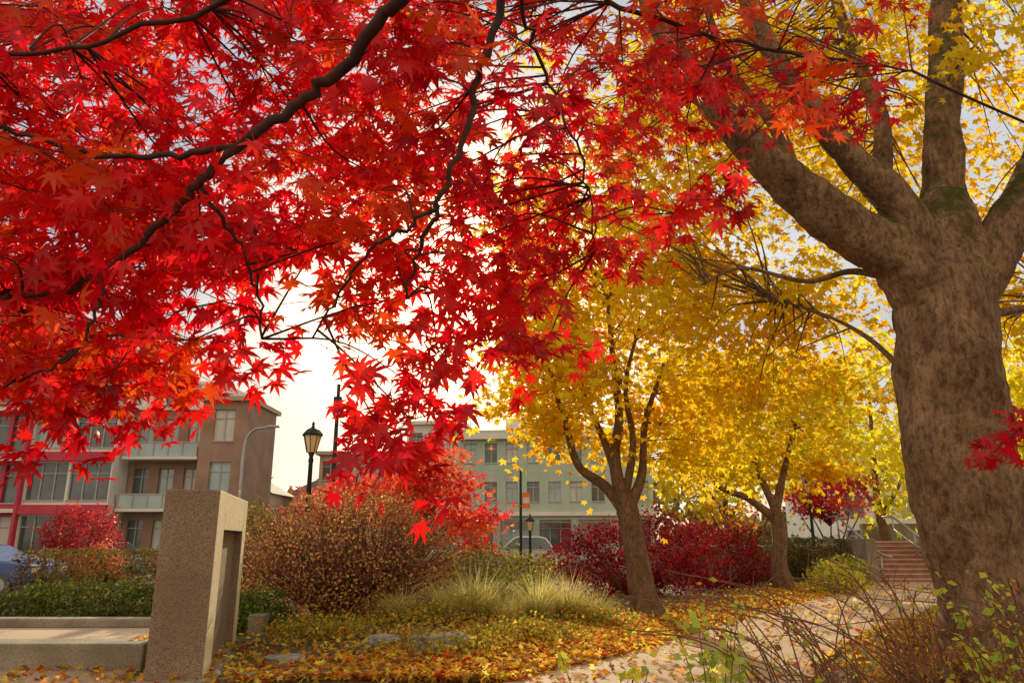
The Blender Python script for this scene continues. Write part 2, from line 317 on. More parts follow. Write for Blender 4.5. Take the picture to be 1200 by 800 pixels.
for c,b in cl:
    c=np.array(c)
    bb,rr=c[0]/c[1],(c[2]-EYE)/c[1]
    if abs(bb+.31)<.07 and abs(rr-.31)<.07: continue   # natural openings in the crown
    if -.40<bb<-.24 and rr<.27: continue
    near=allp[np.argmin(((allp-c)**2).sum(1)+rng.random(len(allp))*.06)]
    if np.linalg.norm(near-c)>.08:
        mid=(near+c)/2+rng.normal(0,.04,3)+[0,0,.05]
        p=cr([near,mid,c],5); g.tube(p,lerp_r(.0045,.0022,len(p)),5,cap=False)
    bright=.85+.1*rng.random() if b<-.12 else .55+.4*rng.random()
    base=np.array([(bright,.012,.010),(bright*.85,.004,.018),(bright,.09,.008)][rng.choice(3,p=[.58,.22,.20] if b<.3 else [.35,.15,.5])])
    R=rng.uniform(.22,.36)
    for k in range(6):
        a=rng.uniform(0,2*math.pi); e=c+np.array([math.cos(a)*R,math.sin(a)*R*1.1,rng.normal(-.07,.09)])
        if -.39<e[0]/e[1]<-.23 and (e[2]-EYE)/e[1]<.19: continue
        m=(c+e)/2+rng.normal(0,.02,3)+[0,0,.02]
        p=cr([c,m,e],3); g.tube(p,lerp_r(.0018,.0009,len(p)),4,cap=False)
        nl=rng.integers(6,11)
        for q in range(nl):
            t=rng.random()**.7; pt=(c*(1-t)+e*t)+rng.normal(0,.04,3)
            pos.append(pt); nrm.append(np.array([0,-.65,.6])+rng.normal(0,.5,3)); tip.append((e-c)*1.5+np.array([0,0,-.45])+rng.normal(0,.35,3))
            sc.append(rng.uniform(.042,.08)); col.append(base*math.exp(rng.normal(0,.22)))
sp=cr([S(.62,.7,3.1),S(.92,.5,3.2),S(.86,.26,3.2),S(.76,.18,3.2),S(.70,.15,3.15),S(.645,.11,3.1)],7); g.tube(sp,lerp_r(.007,.002,len(sp)),6)
for q in range(120):
    i=rng.integers(13,len(sp)); pos.append(np.array(sp[i])+rng.normal(0,.055,3)+[0,0,-.01]); nrm.append(np.array([0,-.7,.4])+rng.normal(0,.5,3)); tip.append(np.array([-.5,0,-.5])+rng.normal(0,.4,3)); sc.append(rng.uniform(.04,.065)); col.append(np.array([.65,.006,.015])*math.exp(rng.normal(0,.2)))
g.obj('branches',M_twig,rm,smooth=True)
instances('leaves',*LEAF7,np.array(pos),np.array(nrm),np.array(tip),sc,np.array(col),M_lred,rm)
print('red leaves',len(pos))

# ---------------------------------------------------------------- yellow trees
YEL=[(.94,.66,.02),(.93,.59,.015),(.94,.72,.035),(.92,.52,.015),(.92,.7,.03)]
YG=[(.94,.75,.04),(.87,.75,.04),(.94,.78,.06),(.77,.72,.04)]
def yellow_tree(name,tubes,ells,bark,cols,leaf=.1,sides=14,tw=.012,zmin=1.9,sub=6):
    e=empty(name); g=Geo(); ap=[]
    for pts,r0,r1,pw,wob in tubes:
        p=cr(pts,sub,.0); g.tube(p,lerp_r(r0,r1,len(p),pw),sides,wob=wob); ap+=p[len(p)//3:-1]
    ap=np.array(ap); P=[];C=[];Nn=[];T=[]
    for (c,r,nc,cr_,nl) in ells:
        c=np.array(c,float); r=np.array(r,float)
        for k in range(nc):
            d=unit(rng.normal(0,1,3)); q=c+d*r*rng.uniform(.35,1.0)*(1+.12*math.sin(d[0]*5+d[2]*7))
            if q[2]<zmin: q[2]=zmin+rng.random()*.5
            near=ap[np.argmin(((ap-q)**2).sum(1)*(1+rng.random(len(ap))*2.5))]
            mid=(near*.5+q*.5)+rng.normal(0,.15,3)+[0,0,.15]
            pp=cr([near,mid,q],4); g.tube(pp,lerp_r(tw*(1+.8*rng.random()),.004,len(pp)),5,cap=False)
            m=rng.poisson(nl); s=cr_*rng.uniform(.7,1.25)
            X=rng.normal(0,1,(m,3))*[s,s,s*.62]+q; X[:,2]-=.25*s*(((X-q)[:,:2]**2).sum(1)/(s*s))
            P.append(X); bc=np.array(cols[rng.integers(len(cols))])*rng.uniform(.85,1.05); C.append(bc*np.exp(rng.normal(0,.12,(m,1)))*np.exp(rng.normal(0,.05,(m,3))))
            Nn.append(rng.normal(0,.55,(m,3))+[0,-.75,.5]); T.append(rng.normal(0,.5,(m,3))+d*.4+[0,0,-.5])
    g.obj('trunk_and_limbs',bark,e,smooth=True)
    P=np.concatenate(P); instances('leaves',*LEAF5,P,np.concatenate(Nn),np.concatenate(T),rng.uniform(leaf*.65,leaf*1.15,len(P)),np.concatenate(C),M_lyel,e); print(name,len(P))
    return e
Y=9.0
yellow_tree('yellow_maple_tree',[
 ([(5.8,Y,-.1),(5.7,Y,.35),(5.55,Y,1.2),(5.42,Y,2.2),(5.42,Y,3.2),(5.5,Y,4.2),(5.6,Y,4.8),(5.68,Y,5.4),(5.78,Y+.1,6.0)],[.88,.74,.64,.6,.58,.6,.56,.42,.28],0,1,.05),
 ([(5.5,Y,4.1),S(.575,.375,Y-.05),S(.54,.405,Y-.1),S(.494,.433,Y-.2),S(.42,.50,Y-.4),S(.36,.575,Y-.6),S(.30,.66,Y-.7),S(.245,.75,Y-.8),S(.21,.85,Y-.8),S(.17,1.0,Y-.9)],[.42,.42,.36,.31,.26,.22,.18,.15,.12,.08],0,1,.07),
 ([(5.4,Y,4.5),S(.575,.46,Y-.2),S(.50,.56,Y-.4),S(.45,.64,Y-.6),S(.40,.75,Y-.8),S(.36,.9,Y-1),S(.30,1.1,Y-1)],[.3,.24,.17,.15,.13,.1,.06],0,1,.07),
 ([(5.6,Y+.1,4.6),S(.635,.48,Y+.2),S(.65,.6,Y+.2),S(.675,.72,Y+.3),S(.70,.88,Y+.3),S(.74,1.1,Y+.4)],[.36,.28,.24,.22,.18,.1],0,1,.07),
 ([(5.7,Y,4.4),S(.69,.385,Y-.1),S(.75,.48,Y-.2),S(.82,.6,Y-.3),S(.9,.8,Y-.4)],[.36,.3,.25,.22,.15],0,1,.07),
 ([S(.59,.38,Y+.1),S(.55,.5,Y+.9),S(.56,.62,Y+1.2),S(.52,.8,Y+1.6),S(.5,1.0,Y+2)],.22,.06,.7,.05),
 ([S(.42,.50,Y-.4),S(.40,.60,Y-.2),S(.34,.7,Y),S(.30,.85,Y+.2)],.13,.04,.7,.04),
 ([S(.57,.35,Y),S(.49,.37,Y+.3),S(.42,.355,Y+.6),S(.33,.375,Y+1),S(.27,.35,Y+1.5)],.06,.015,.7,0),
 ([S(.56,.2,Y+.3),S(.50,.27,Y+.8),S(.43,.31,Y+1.4),S(.36,.33,Y+2)],.05,.012,.7,0),
 ([S(.63,.3,Y),S(.70,.31,Y+.5),S(.8,.33,Y+1.2)],.1,.03,.7,0)],
 [((6.0,12.2,10.0),(5.5,2.8,3.6),110,.5,95),((4.6,12.8,6.6),(2.6,2.2,1.9),42,.42,80),((10.2,12.8,6.5),(2.6,2.2,2.6),46,.42,75),((3.0,11.4,8.2),(2.6,2.2,2.4),30,.4,70),((5.0,13.5,4.7),(2.4,1.5,1.2),16,.4,70),((7.5,8.5,8.2),(2.6,1.8,1.2),10,.3,45)],
 M_bark_big,YEL+YG[:1],.115,36,zmin=3.2,sub=9)
yellow_tree('yellow_maple_tree',[
 ([(2.95,17,-.05),(2.85,17,.5),(2.75,17,1.3),(2.6,17,2.1),(2.5,17,2.6)],[.4,.3,.26,.24,.2],0,1,.05),
 ([(2.6,17,2.1),(2.1,17,2.75),(1.5,16.9,3.2),(1.2,16.8,4.2),(.8,16.8,5.6)],.15,.05,.8,.04),
 ([(2.55,17,2.2),(2.35,17,3.3),(2.5,17.1,4.4),(2.4,17.2,6),(2.3,17.2,8)],.18,.04,.8,.04),
 ([(2.6,17,2.2),(2.95,17,3.0),(3.1,17.1,4.2),(3.6,17.1,5.6)],.15,.04,.8,.04),
 ([(2.5,17,2.6),(2.1,17.2,3.9),(1.7,17.3,5),(1.5,17.3,7)],.11,.03,.8,.04),
 ([(2.55,17,2.5),(2.75,16.8,3.7),(2.6,16.6,5),(3.0,16.5,6.5)],.11,.03,.8,.04)],
 [((2.1,17.4,6.9),(3.1,2.6,2.9),80,.48,92),((1.0,17,9.2),(2.2,2,2.0),16,.45,70),((4.3,17.5,4.8),(1.6,1.6,2.0),20,.36,75),((2.4,18.6,4.4),(2.3,.9,1.3),14,.34,60),((.4,16.9,4.9),(1.2,1.2,.9),9,.3,50),((1.2,16.2,4.6),(1.0,.8,.6),6,.3,45)],
 M_bark,YEL,.13,12,zmin=2.4)
yellow_tree('yellow_maple_tree',[
 ([(8.9,25.4,-.05),(8.8,25.4,.8),(8.9,25.4,1.7),(8.8,25.4,2.6)],[.38,.27,.24,.22],0,1,.05),
 ([(8.85,25.4,2.2),(7.9,25.3,2.9),(6.9,25.2,3.3),(6.2,25,4.2)],.16,.04,.8,.03),
 ([(8.8,25.4,2.4),(9.2,25.4,3.7),(9.7,25.4,5.2),(10,25.4,6.5)],.17,.04,.8,.03),
 ([(8.85,25.4,2.5),(8.4,25.4,3.7),(8.1,25.4,5),(8.0,25.4,7)],.15,.04,.8,.03)],
 [((9.0,25.8,6.2),(4.2,3.0,3.0),74,.6,80),((9.3,26.4,4.2),(3.6,1.5,.9),20,.4,60)],
 M_bark,YEL+YG,.16,10,zmin=2.9)
for (x,y,s,c) in [(17.5,36,1.15,YG),(24,33,1.1,YG),(12.5,44,1.2,YEL+YG),(29,42,1.3,YG)]:
    yellow_tree('yellow_maple_tree',[([(x,y,-.05),(x+.1,y,1.5),(x-.1,y,3),(x,y,5*s),(x+.2,y,8*s)],.35,.06,.8,.03),([(x,y,2.6),(x+1,y,4),(x+2,y,6)],.14,.04,.8,0),([(x,y,2.8),(x-1,y,4.2),(x-2.2,y,6)],.14,.04,.8,0)],
     [((x,y,6.4*s),(4.2*s,3.2*s,4.0*s),60,.85,42)],M_bark,c,.27,8,zmin=2.6)

# ---------------------------------------------------------------- shrubs
def shrub(name,c,r,n,leaf,cols,twigs=60,tmat=None,template=KITE,mat=None,upn=.3,shell=.55,lump=.12,boxy=False):
    e=empty(name); c=np.array(c,float); r=np.array(r,float); g=Geo(); base=gh(c[0],c[1])-.03
    ph=rng.uniform(0,6,6)
    def rad(d): return 1+lump*(np.sin(d[:,0]*5+ph[0])*np.sin(d[:,2]*6+ph[1])+.7*np.sin(d[:,0]*11+ph[2]+d[:,1]*7)*np.sin(d[:,2]*12+ph[3])+.5*np.sin(d[:,1]*17+ph[4]+d[:,0]*19))
    d=unit(rng.normal(0,1,(n,3)))
    if boxy:
        u=rng.uniform(-1,1,(n,3)); m=np.abs(u).max(1,keepdims=True); P0=u/m*np.where(rng.random((n,1))<.8,1,rng.random((n,1))); d=unit(P0)
        P=c+P0*r*(1+lump*.5*np.sin(P0[:,[1,2,0]]*9+ph[0]))+rng.normal(0,.04,(n,3))
    else:
        P=c+d*r*(rad(d)*(shell+(1-shell)*rng.random(n)**.5))[:,None]+rng.normal(0,leaf*.6,(n,3))
    ok=P[:,2]>base+.02; P=P[ok]; d=d[ok]; m=len(P)
    sh=.75+.4*(np.sin(d[:,0]*9+ph[5])*np.sin(d[:,2]*8+ph[0])*.5+.5)
    instances('leaves',*template,P,rng.normal(0,.6,(m,3))+d*.7+[0,0,upn],rng.normal(0,.6,(m,3))+d*.6,rng.uniform(leaf*.6,leaf*1.3,m),pick(cols,m,.2)*sh[:,None],mat or M_lgen,e)
    for k in range(twigs):
        dd=unit(rng.normal(0,1,3)); dd[2]=abs(dd[2])
        b0=np.array([c[0]+rng.normal(0,r[0]*.12),c[1]+rng.normal(0,r[1]*.12),base]); q=c+dd*r*rng.uniform(.85,1.1)
        mid=b0*.45+q*.55+np.array([dd[0]*.12*r[0],dd[1]*.12*r[1],0])
        p=cr([b0,mid,q],4); g.tube(p,lerp_r(.02*max(.6,r[2]),.004,len(p)),4,cap=False)
    if twigs: g.obj('stems',tmat or M_drytwig,e)
    return e
BR=[(.55,.26,.12),(.47,.19,.1),(.65,.37,.12),(.36,.14,.08),(.7,.48,.12)]
shrub('round_shrub',(-3.15,15,1.15),(2.15,1.8,1.4),21000,.055,BR,420,None,shell=.6,lump=.08)
shrub('hedge',(-10.5,20,.6),(1.75,.9,.65),9000,.08,[(.12,.11,.03),(.18,.14,.04),(.26,.13,.04)],30,boxy=True)
shrub('juniper_shrub',(-8.9,16.8,.25),(2.9,.8,.45),8000,.08,[(.08,.11,.025),(.13,.15,.03),(.17,.17,.04)],20,lump=.25)
shrub('red_shrub',(-15.2,27,1.7),(1.3,1.0,1.0),5000,.1,[(.6,.05,.05),(.5,.03,.04)],40,mat=M_lred,lump=.2)
shrub('orange_shrub',(-13.6,25.2,.7),(.9,.7,.65),4000,.08,[(.7,.15,.08),(.75,.24,.1)],40,mat=M_lred,lump=.2)
shrub('burgundy_shrub',(3.6,23,1.0),(2.6,1.2,1.25),8000,.1,[(.26,.012,.025),(.34,.018,.03),(.18,.01,.02)],70,mat=M_lgen,lump=.22)
shrub('burgundy_shrub',(7.0,26.5,.9),(2.0,1.2,1.2),5000,.1,[(.26,.014,.025),(.34,.02,.03)],70,mat=M_lgen,lump=.2)
shrub('green_shrub',(-4.4,13.4,.25),(.6,.5,.5),3000,.07,[(.1,.18,.03),(.16,.24,.04)],20,lump=.2)
shrub('green_shrub',(-.6,17.2,.5),(1.6,.9,.95),6500,.08,[(.36,.34,.05),(.5,.4,.08),(.24,.25,.04)],60,lump=.2)
shrub('green_shrub',(-7.0,20.5,1.3),(1.0,.9,1.3),4500,.09,[(.2,.17,.04),(.36,.24,.05)],50,lump=.2)
shrub('low_shrub',(5.9,10.6,.2),(1.0,.8,.45),4500,.05,[(.5,.2,.05),(.35,.26,.05),(.65,.33,.05)],160,lump=.25)
shrub('low_shrub',(4.5,8.2,.15),(.8,.6,.42),3500,.05,[(.55,.24,.05),(.4,.28,.05),(.65,.33,.05)],180,lump=.25)
shrub('low_shrub',(7.2,10.2,.3),(.8,.6,.6),3000,.08,[(.3,.36,.05),(.6,.5,.06)],60,lump=.25)
for k,(x,y) in enumerate([(10.4,29.6),(12.0,29.8),(8.4,29.9)]):
    shrub('hedge',(x,y+.4,.7),(1.0,.6,.85),3500,.09,[(.1,.13,.03),(.16,.16,.04),(.25,.12,.04)],20,boxy=True)
shrub('green_shrub',(11.3,26.6,.4),(.9,.6,.55),2500,.09,[(.38,.42,.06),(.6,.56,.1)],40,lump=.3)
shrub('green_shrub',(9.6,23.0,.3),(.8,.5,.5),2200,.09,[(.7,.6,.06),(.5,.46,.07)],40,lump=.3)
for k,(x,y,rx,rz) in enumerate([(-1.5,13.2,1.2,.3),(.2,12.2,.9,.25),(-2.9,12.0,.9,.25),(1.4,14.6,.9,.3),(-.8,10.9,.9,.2)]):
    shrub('ground_cover_plants',(x,y,.08+gh(x,y)),(rx,.7,rz),2400,.055,[(.4,.35,.05),(.58,.44,.06),(.68,.38,.05),(.28,.3,.05)],20,lump=.4,shell=.2)
def small_tree(name,x,y,h,ells,cols,leaf=.08,per=70):
    e=empty(name); g=Geo(); P=[];C=[];Nn=[];T=[]
    b0=gh(x,y)
    for k in range(5):
        a=k*1.3; tx,ty=x+math.cos(a)*.9,y+math.sin(a)*.6
        p=cr([(x+math.cos(a)*.05,y,b0-.05),(x+math.cos(a)*.25,y+math.sin(a)*.2,h*.3),(tx,ty,h*.6),(tx+math.cos(a)*.5,ty,h*.85)],5); g.tube(p,lerp_r(.07,.015,len(p)),8)
    for c,r,nc,s in ells:
        c=np.array(c,float)
        for k in range(nc):
            d=unit(rng.normal(0,1,3)); q=c+d*np.array(r)*rng.uniform(.3,1); st=np.array([x,y,h*.4])*.6+c*.4
            p=cr([st,(st+q)/2+[0,0,.1],q],4); g.tube(p,lerp_r(.015,.004,len(p)),4,cap=False)
            m=rng.poisson(per); X=rng.normal(0,1,(m,3))*[s,s,s*.4]+q; P.append(X)
            C.append(np.array(cols[rng.integers(len(cols))])*rng.uniform(.75,1.15)*np.exp(rng.normal(0,.18,(m,1)))); Nn.append(rng.normal(0,.6,(m,3))+[0,-.5,.6]); T.append(rng.normal(0,.5,(m,3))+d*.5+[0,0,-.3])
    g.obj('trunk_and_limbs',M_twig,e,smooth=True); P=np.concatenate(P)
    instances('leaves',*LEAF5,P,np.concatenate(Nn),np.concatenate(T),rng.uniform(leaf*.6,leaf*1.1,len(P)),np.concatenate(C),M_lred,e)
small_tree('red_japanese_maple',-2.7,20,3.2,[((-3.5,20,2.7),(1.4,1.2,.9),32,.32),((-1.9,20,2.9),(1.3,1.2,1.0),30,.32),((-1.0,19.6,1.9),(1.0,1,.8),16,.3),((-2.4,20,3.5),(.8,.8,.5),8,.25)],[(.85,.08,.04),(.75,.035,.03),(.9,.18,.05)],.11,50)
small_tree('red_japanese_maple',-5.9,24.5,3.0,[((-5.9,24.5,2.6),(1.3,1.2,.7),22,.3)],[(.7,.05,.04),(.75,.14,.05)],.11,50)
small_tree('red_japanese_maple',14.0,33.5,3.2,[((13.9,33.5,3.4),(2.1,1.4,1.2),44,.36)],[(.7,.025,.05),(.6,.02,.04),(.75,.08,.05)],.13,50)
small_tree('bare_shrub',8.2,28,3.0,[((8.2,28,2.2),(2,1,.9),20,.3)],[(.5,.04,.03),(.6,.3,.04)],.1,20)

# grasses
def grass(name,spots,n,h,cols,spread=.25,lean=.35):
    P=[];T=[]
    for (x,y) in spots:
        m=n; a=rng.uniform(0,2*math.pi,m); rr=rng.random(m)*spread
        X=np.stack([x+np.cos(a)*rr,y+np.sin(a)*rr,np.full(m,gh(x,y)-.01)],1); P.append(X)
        T.append(np.stack([np.cos(a)*lean,np.sin(a)*lean,np.ones(m)],1)+rng.normal(0,.2,(m,3)))
    P=np.concatenate(P);T=np.concatenate(T); m=len(P)
    nn=T.copy(); nn[:,2]=-(T[:,0]**2+T[:,1]**2)/T[:,2]; nn=-nn+rng.normal(0,.05,(m,3))
    instances(name,*BLADE,P,-nn,T,rng.uniform(.45,1.15,m)*h,pick(cols,m,.2),M_lgen)
GC=[(.66,.58,.18),(.76,.65,.25),(.5,.5,.13),(.82,.7,.34)]
for (sx_,sy_,hh) in [(-1.3,13.9,.75),(-.7,14.3,.95),(.5,14.8,1.0),(1.1,15.2,.95),(-1.9,13.6,.6),(1.6,14.9,.7),(-.1,14.2,.6)]:
    grass('ornamental_grass',[(sx_+rng.normal(0,.12),sy_+rng.normal(0,.12)) for _ in range(2)],300,hh,GC,.12,.4)
grass('meadow_grass',[(rng.uniform(-6,2.0),rng.uniform(10,17)) for _ in range(110)],40,.24,[(.3,.35,.06),(.5,.46,.1),(.65,.5,.15)],.3,.8)
grass('meadow_grass',[(rng.uniform(4.4,9),rng.uniform(8.5,11.2)) for _ in range(50)],40,.3,[(.3,.35,.06),(.5,.46,.1),(.65,.5,.15)],.3,.8)

# foreground dry stems
g=Geo(); tipl=[]
for k in range(100):
    bx=rng.uniform(1.8,4.1); by=rng.uniform(4.3,6.0); hh=rng.uniform(.75,1.45); ln=rng.normal(-.35,.45)
    p=cr([(bx,by,0),(bx+ln*.25,by,hh*.5),(bx+ln*.7,by+rng.normal(0,.1),hh*.9),(bx+ln*1.3,by+rng.normal(0,.15),hh*(1+rng.uniform(-.1,.1)))],6)
    g.tube(p,lerp_r(.008,.0026,len(p)),5)
    for j in range(3):
        i=rng.integers(8,len(p)-2); q=p[i]; g.tube([q,q+np.array([rng.normal(0,.1),rng.normal(0,.05),rng.uniform(.05,.2)])],[.0028,.0014],4,cap=False); tipl.append(q)
e=empty('dry_stems'); g.obj('stems',M_drytwig,e)
tl=np.array(tipl); tl=tl[rng.random(len(tl))<.5]; tl=np.repeat(tl,2,0)+rng.normal(0,.03,(len(tl)*2,3)); m=len(tl)
instances('leaves',*KITE,tl,rng.normal(0,.6,(m,3))+[0,-.4,.3],rng.normal(0,1,(m,3)),rng.uniform(.03,.06,m),pick([(.6,.45,.06),(.5,.15,.04),(.45,.5,.07)],m),M_lgen,e)
for (x,y,h,cols) in [(1.15,4.6,1.25,[(.5,.62,.1),(.7,.7,.12)]),(.55,4.4,.98,[(.5,.6,.08),(.75,.7,.08)]),(1.35,4.9,.95,[(.42,.55,.07)]),(3.1,5,1.3,[(.42,.55,.07),(.7,.62,.08)]),(3.9,6.0,1.05,[(.3,.42,.06),(.65,.4,.06)])]:
    e=empty('leafy_plant'); g=Geo(); P=[]
    for k in range(4):
        l=rng.normal(0,.12); p=cr([(x,y,0),(x+l*.5,y,h*.5),(x+l*1.3,y+rng.normal(0,.08),h*rng.uniform(.8,1.05))],8); g.tube(p,lerp_r(.006,.0025,len(p)),5)
        for q in p[8:]: P+= [q+rng.normal(0,.035,3) for _ in range(3)]
    g.obj('stems',M_drytwig,e); P=np.array(P); m=len(P)
    instances('leaves',*KITE,P,rng.normal(0,.5,(m,3))+[0,-.5,.5],rng.normal(0,.7,(m,3))+[0,0,-.2],rng.uniform(.04,.085,m),pick(cols,m),M_lgen,e)

# ---------------------------------------------------------------- concrete monument
e=empty('concrete_monument',(-3.9,9.35,0),math.radians(13))
g=Geo()
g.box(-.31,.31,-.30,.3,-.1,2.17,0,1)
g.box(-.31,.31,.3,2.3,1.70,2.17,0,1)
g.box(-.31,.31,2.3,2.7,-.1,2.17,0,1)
g.box(-.31,.2,.3,2.3,-.1,1.70,0,0)
g.obj('slab',[M_agg,M_smooth_sunlit],e,bevel=.012)
g=Geo(); g.box(-.45,.45,-.45,2.85,-.1,.06); g.obj('plinth',M_conc,e,bevel=.015)
g=Geo(); g.box(-16,-4.6,9.9,10.2,0,.33); g.obj('low_wall',M_conc,bevel=.02)
g=Geo(); g.box(-9.6,-5.4,10.9,11.3,0,.22); g.obj('stone_bench',M_conc,bevel=.02)
g=Geo(); g.box(-19,-4.9,14.6,15.0,0,.16); g.obj('low_wall',M_conc,bevel=.02)
g=Geo(); g.box(-3.2,-1.3,9.2,9.45,0,.1); g.obj('low_wall',M_conc,bevel=.02)
g=Geo(); g.box(-4.3,-4.05,12.8,13.8,0,.4); g.obj('low_wall',M_conc,bevel=.02)
def rock(name,c,s,seed):
    b=bmesh.new(); bmesh.ops.create_icosphere(b,subdivisions=4,radius=1)
    for v in b.verts:
        k=1+.35*mnoise.noise(v.co*1.3+Vector((seed,0,0)))+.12*mnoise.noise(v.co*4+Vector((0,seed,0))); v.co*=k
        v.co.z=min(v.co.z,.62+.1*v.co.x)
        v.co=Vector((v.co.x*s[0],v.co.y*s[1],v.co.z*s[2]))
    me=bpy.data.meshes.new(name); b.to_mesh(me); b.free(); me.materials.append(M_stone); o=bpy.data.objects.new(name,me); scene.collection.objects.link(o); o.location=c
rock('boulder',(-1.05,10.9,.16),(.45,.35,.26),1); rock('boulder',(-1.9,11.4,.14),(.28,.25,.18),2); rock('boulder',(-2.9,10.2,.05),(.3,.25,.16),3)
for i in range(2):
    g=Geo(); x=-11.3-.5*i; P=[(x,15.6,0),(x,15.6,.7)]+[(x+.22-.22*math.cos(a),15.6,.7+.22*math.sin(a)) for a in np.linspace(.2,math.pi-.2,8)]+[(x+.44,15.6,.7),(x+.44,15.6,0)]
    g.tube(P,[.025]*len(P),8); g.obj('bike_rack',M_metal_g,smooth=True)

# ---------------------------------------------------------------- steps, terrace, railing
e=empty('brick_steps'); g=Geo(); g2=Geo()
for i in range(9):
    g.box(13.5,16.9,28.6+i*.36,31.9,i*.165 if i else 0,(i+1)*.165-.045)
    g2.box(13.5,16.9,28.57+i*.36,28.6+i*.36+.35,(i+1)*.165-.044,(i+1)*.165)
g.obj('risers',M_brickstep,e); g2.obj('treads',M_tread_lit,e)
g=Geo(); g.box(13.1,13.49,28.4,32,0,1.6); g.box(16.91,17.3,28.4,32,0,1.6); g.obj('cheek_walls',M_conc,e,bevel=.02)
g=Geo()
for x in (13.6,15.9):
    for yy,zz in ((28.4,.0),(28.75,.1),(30.2,.9),(31.8,1.5)): g.tube([(x,yy,zz),(x,yy,zz+1.0)],[.04,.04],8)
    g.tube([(x,27.6,.95),(x,28.4,1.05),(x,31.8,2.5),(x,32.6,2.5)],[.045]*4,8)
    g.tube([(x,28.4,.6),(x,31.8,2.0)],[.03]*2,8)
g.obj('handrail',M_metal_g,e,smooth=True)
g=Geo(); g.box(5.5,13.1,31,38.5,0,1.3); g.box(13.1,45,32,38.5,0,1.485); g.box(17.3,45,30,31.99,0,1.3); g.obj('terrace',M_conc)
g=Geo(); g.box(17,45,37,37.3,1.485,2.3); g.obj('stone_wall',M_conc)
for x0 in (-1.5,2.2):
    g=Geo()
    for k in range(8): g.tube([(x0+k*.5,39.2,0),(x0+k*.5,39.2,1.05)],[.02,.02],6)
    g.tube([(x0-.05,39.2,1.05),(x0+3.6,39.2,1.05)],[.025]*2,6); g.tube([(x0-.05,39.2,.5),(x0+3.6,39.2,.5)],[.018]*2,6)
    g.obj('metal_railing',M_metal_g)

# ---------------------------------------------------------------- street lamps
def lantern(x,y,h,k=1.0):
    e=empty('street_lamp',(x,y,0)); g=Geo()
    g.lathe(0,0,[(.2,0),(.2,.12),(.14,.2),(.12,.7),(.08,.8),(.07,.95),(.055,h-1.0),(.07,h-.95),(.05,h-.85),(.09,h-.74)],16); g.obj('post',M_metal_d,e,smooth=True)
    g=Geo(); g.lathe(0,0,[(.10*k,h-.739),(.19*k,h-.32)],8); g.obj('lantern_glass',M_lampglass,e)
    g=Geo(); g.lathe(0,0,[(.23*k,h-.318),(.235*k,h-.28),(.14*k,h-.16),(.05,h-.1),(.03,h-.04),(.045,h-.01),(.005,h+.06)],8)
    for q in range(8):
        a=2*math.pi*q/8; g.tube([(math.cos(a)*.105*k,math.sin(a)*.105*k,h-.745),(math.cos(a)*.196*k,math.sin(a)*.196*k,h-.315)],[.01,.01],4)
    g.obj('cap',M_metal_d,e)
lantern(-5.1,18.9,4.45,1.15); lantern(.85,36,2.7); lantern(12.6,32,4.2)
def arm_lamp(x,y,h,d=1):
    e=empty('street_lamp',(x,y,0)); g=Geo(); p=cr([(0,0,0),(0,0,h*.5),(0,0,h*.85),(d*.4,0,h*.97),(d*1.3,0,h)],8); g.tube(p,lerp_r(.11,.05,len(p)),10); g.obj('pole',M_metal_g,e,smooth=True)
    g=Geo(); g.box(d*1.3-.1,d*1.3+.55,-.13,.13,h-.05,h+.08); g.obj('lamp_head',M_metal_g,e,bevel=.04)
arm_lamp(-14.8,41,7.6)
g=Geo(); g.lathe(-9.3,39,[(.14,0),(.12,5),(.09,9.6)],12); g.box(-9.5,-9.1,38.85,39.15,8.2,8.9); g.obj('utility_pole',M_metal_d)
M_or=surf('orange_lens',(.7,.18,.02),(.8,.22,.03),.4,5)
e=empty('street_sign',(.45,39,0)); g=Geo(); g.lathe(0,0,[(.08,0),(.06,5.2)],10); g.obj('pole',M_metal_d,e)
g=Geo(); g.box(.08,.48,-.03,.03,3.1,3.9,0); g.box(.12,.44,-.04,-.032,3.35,3.65,1); g.obj('panel',[M_or,M_paint],e)

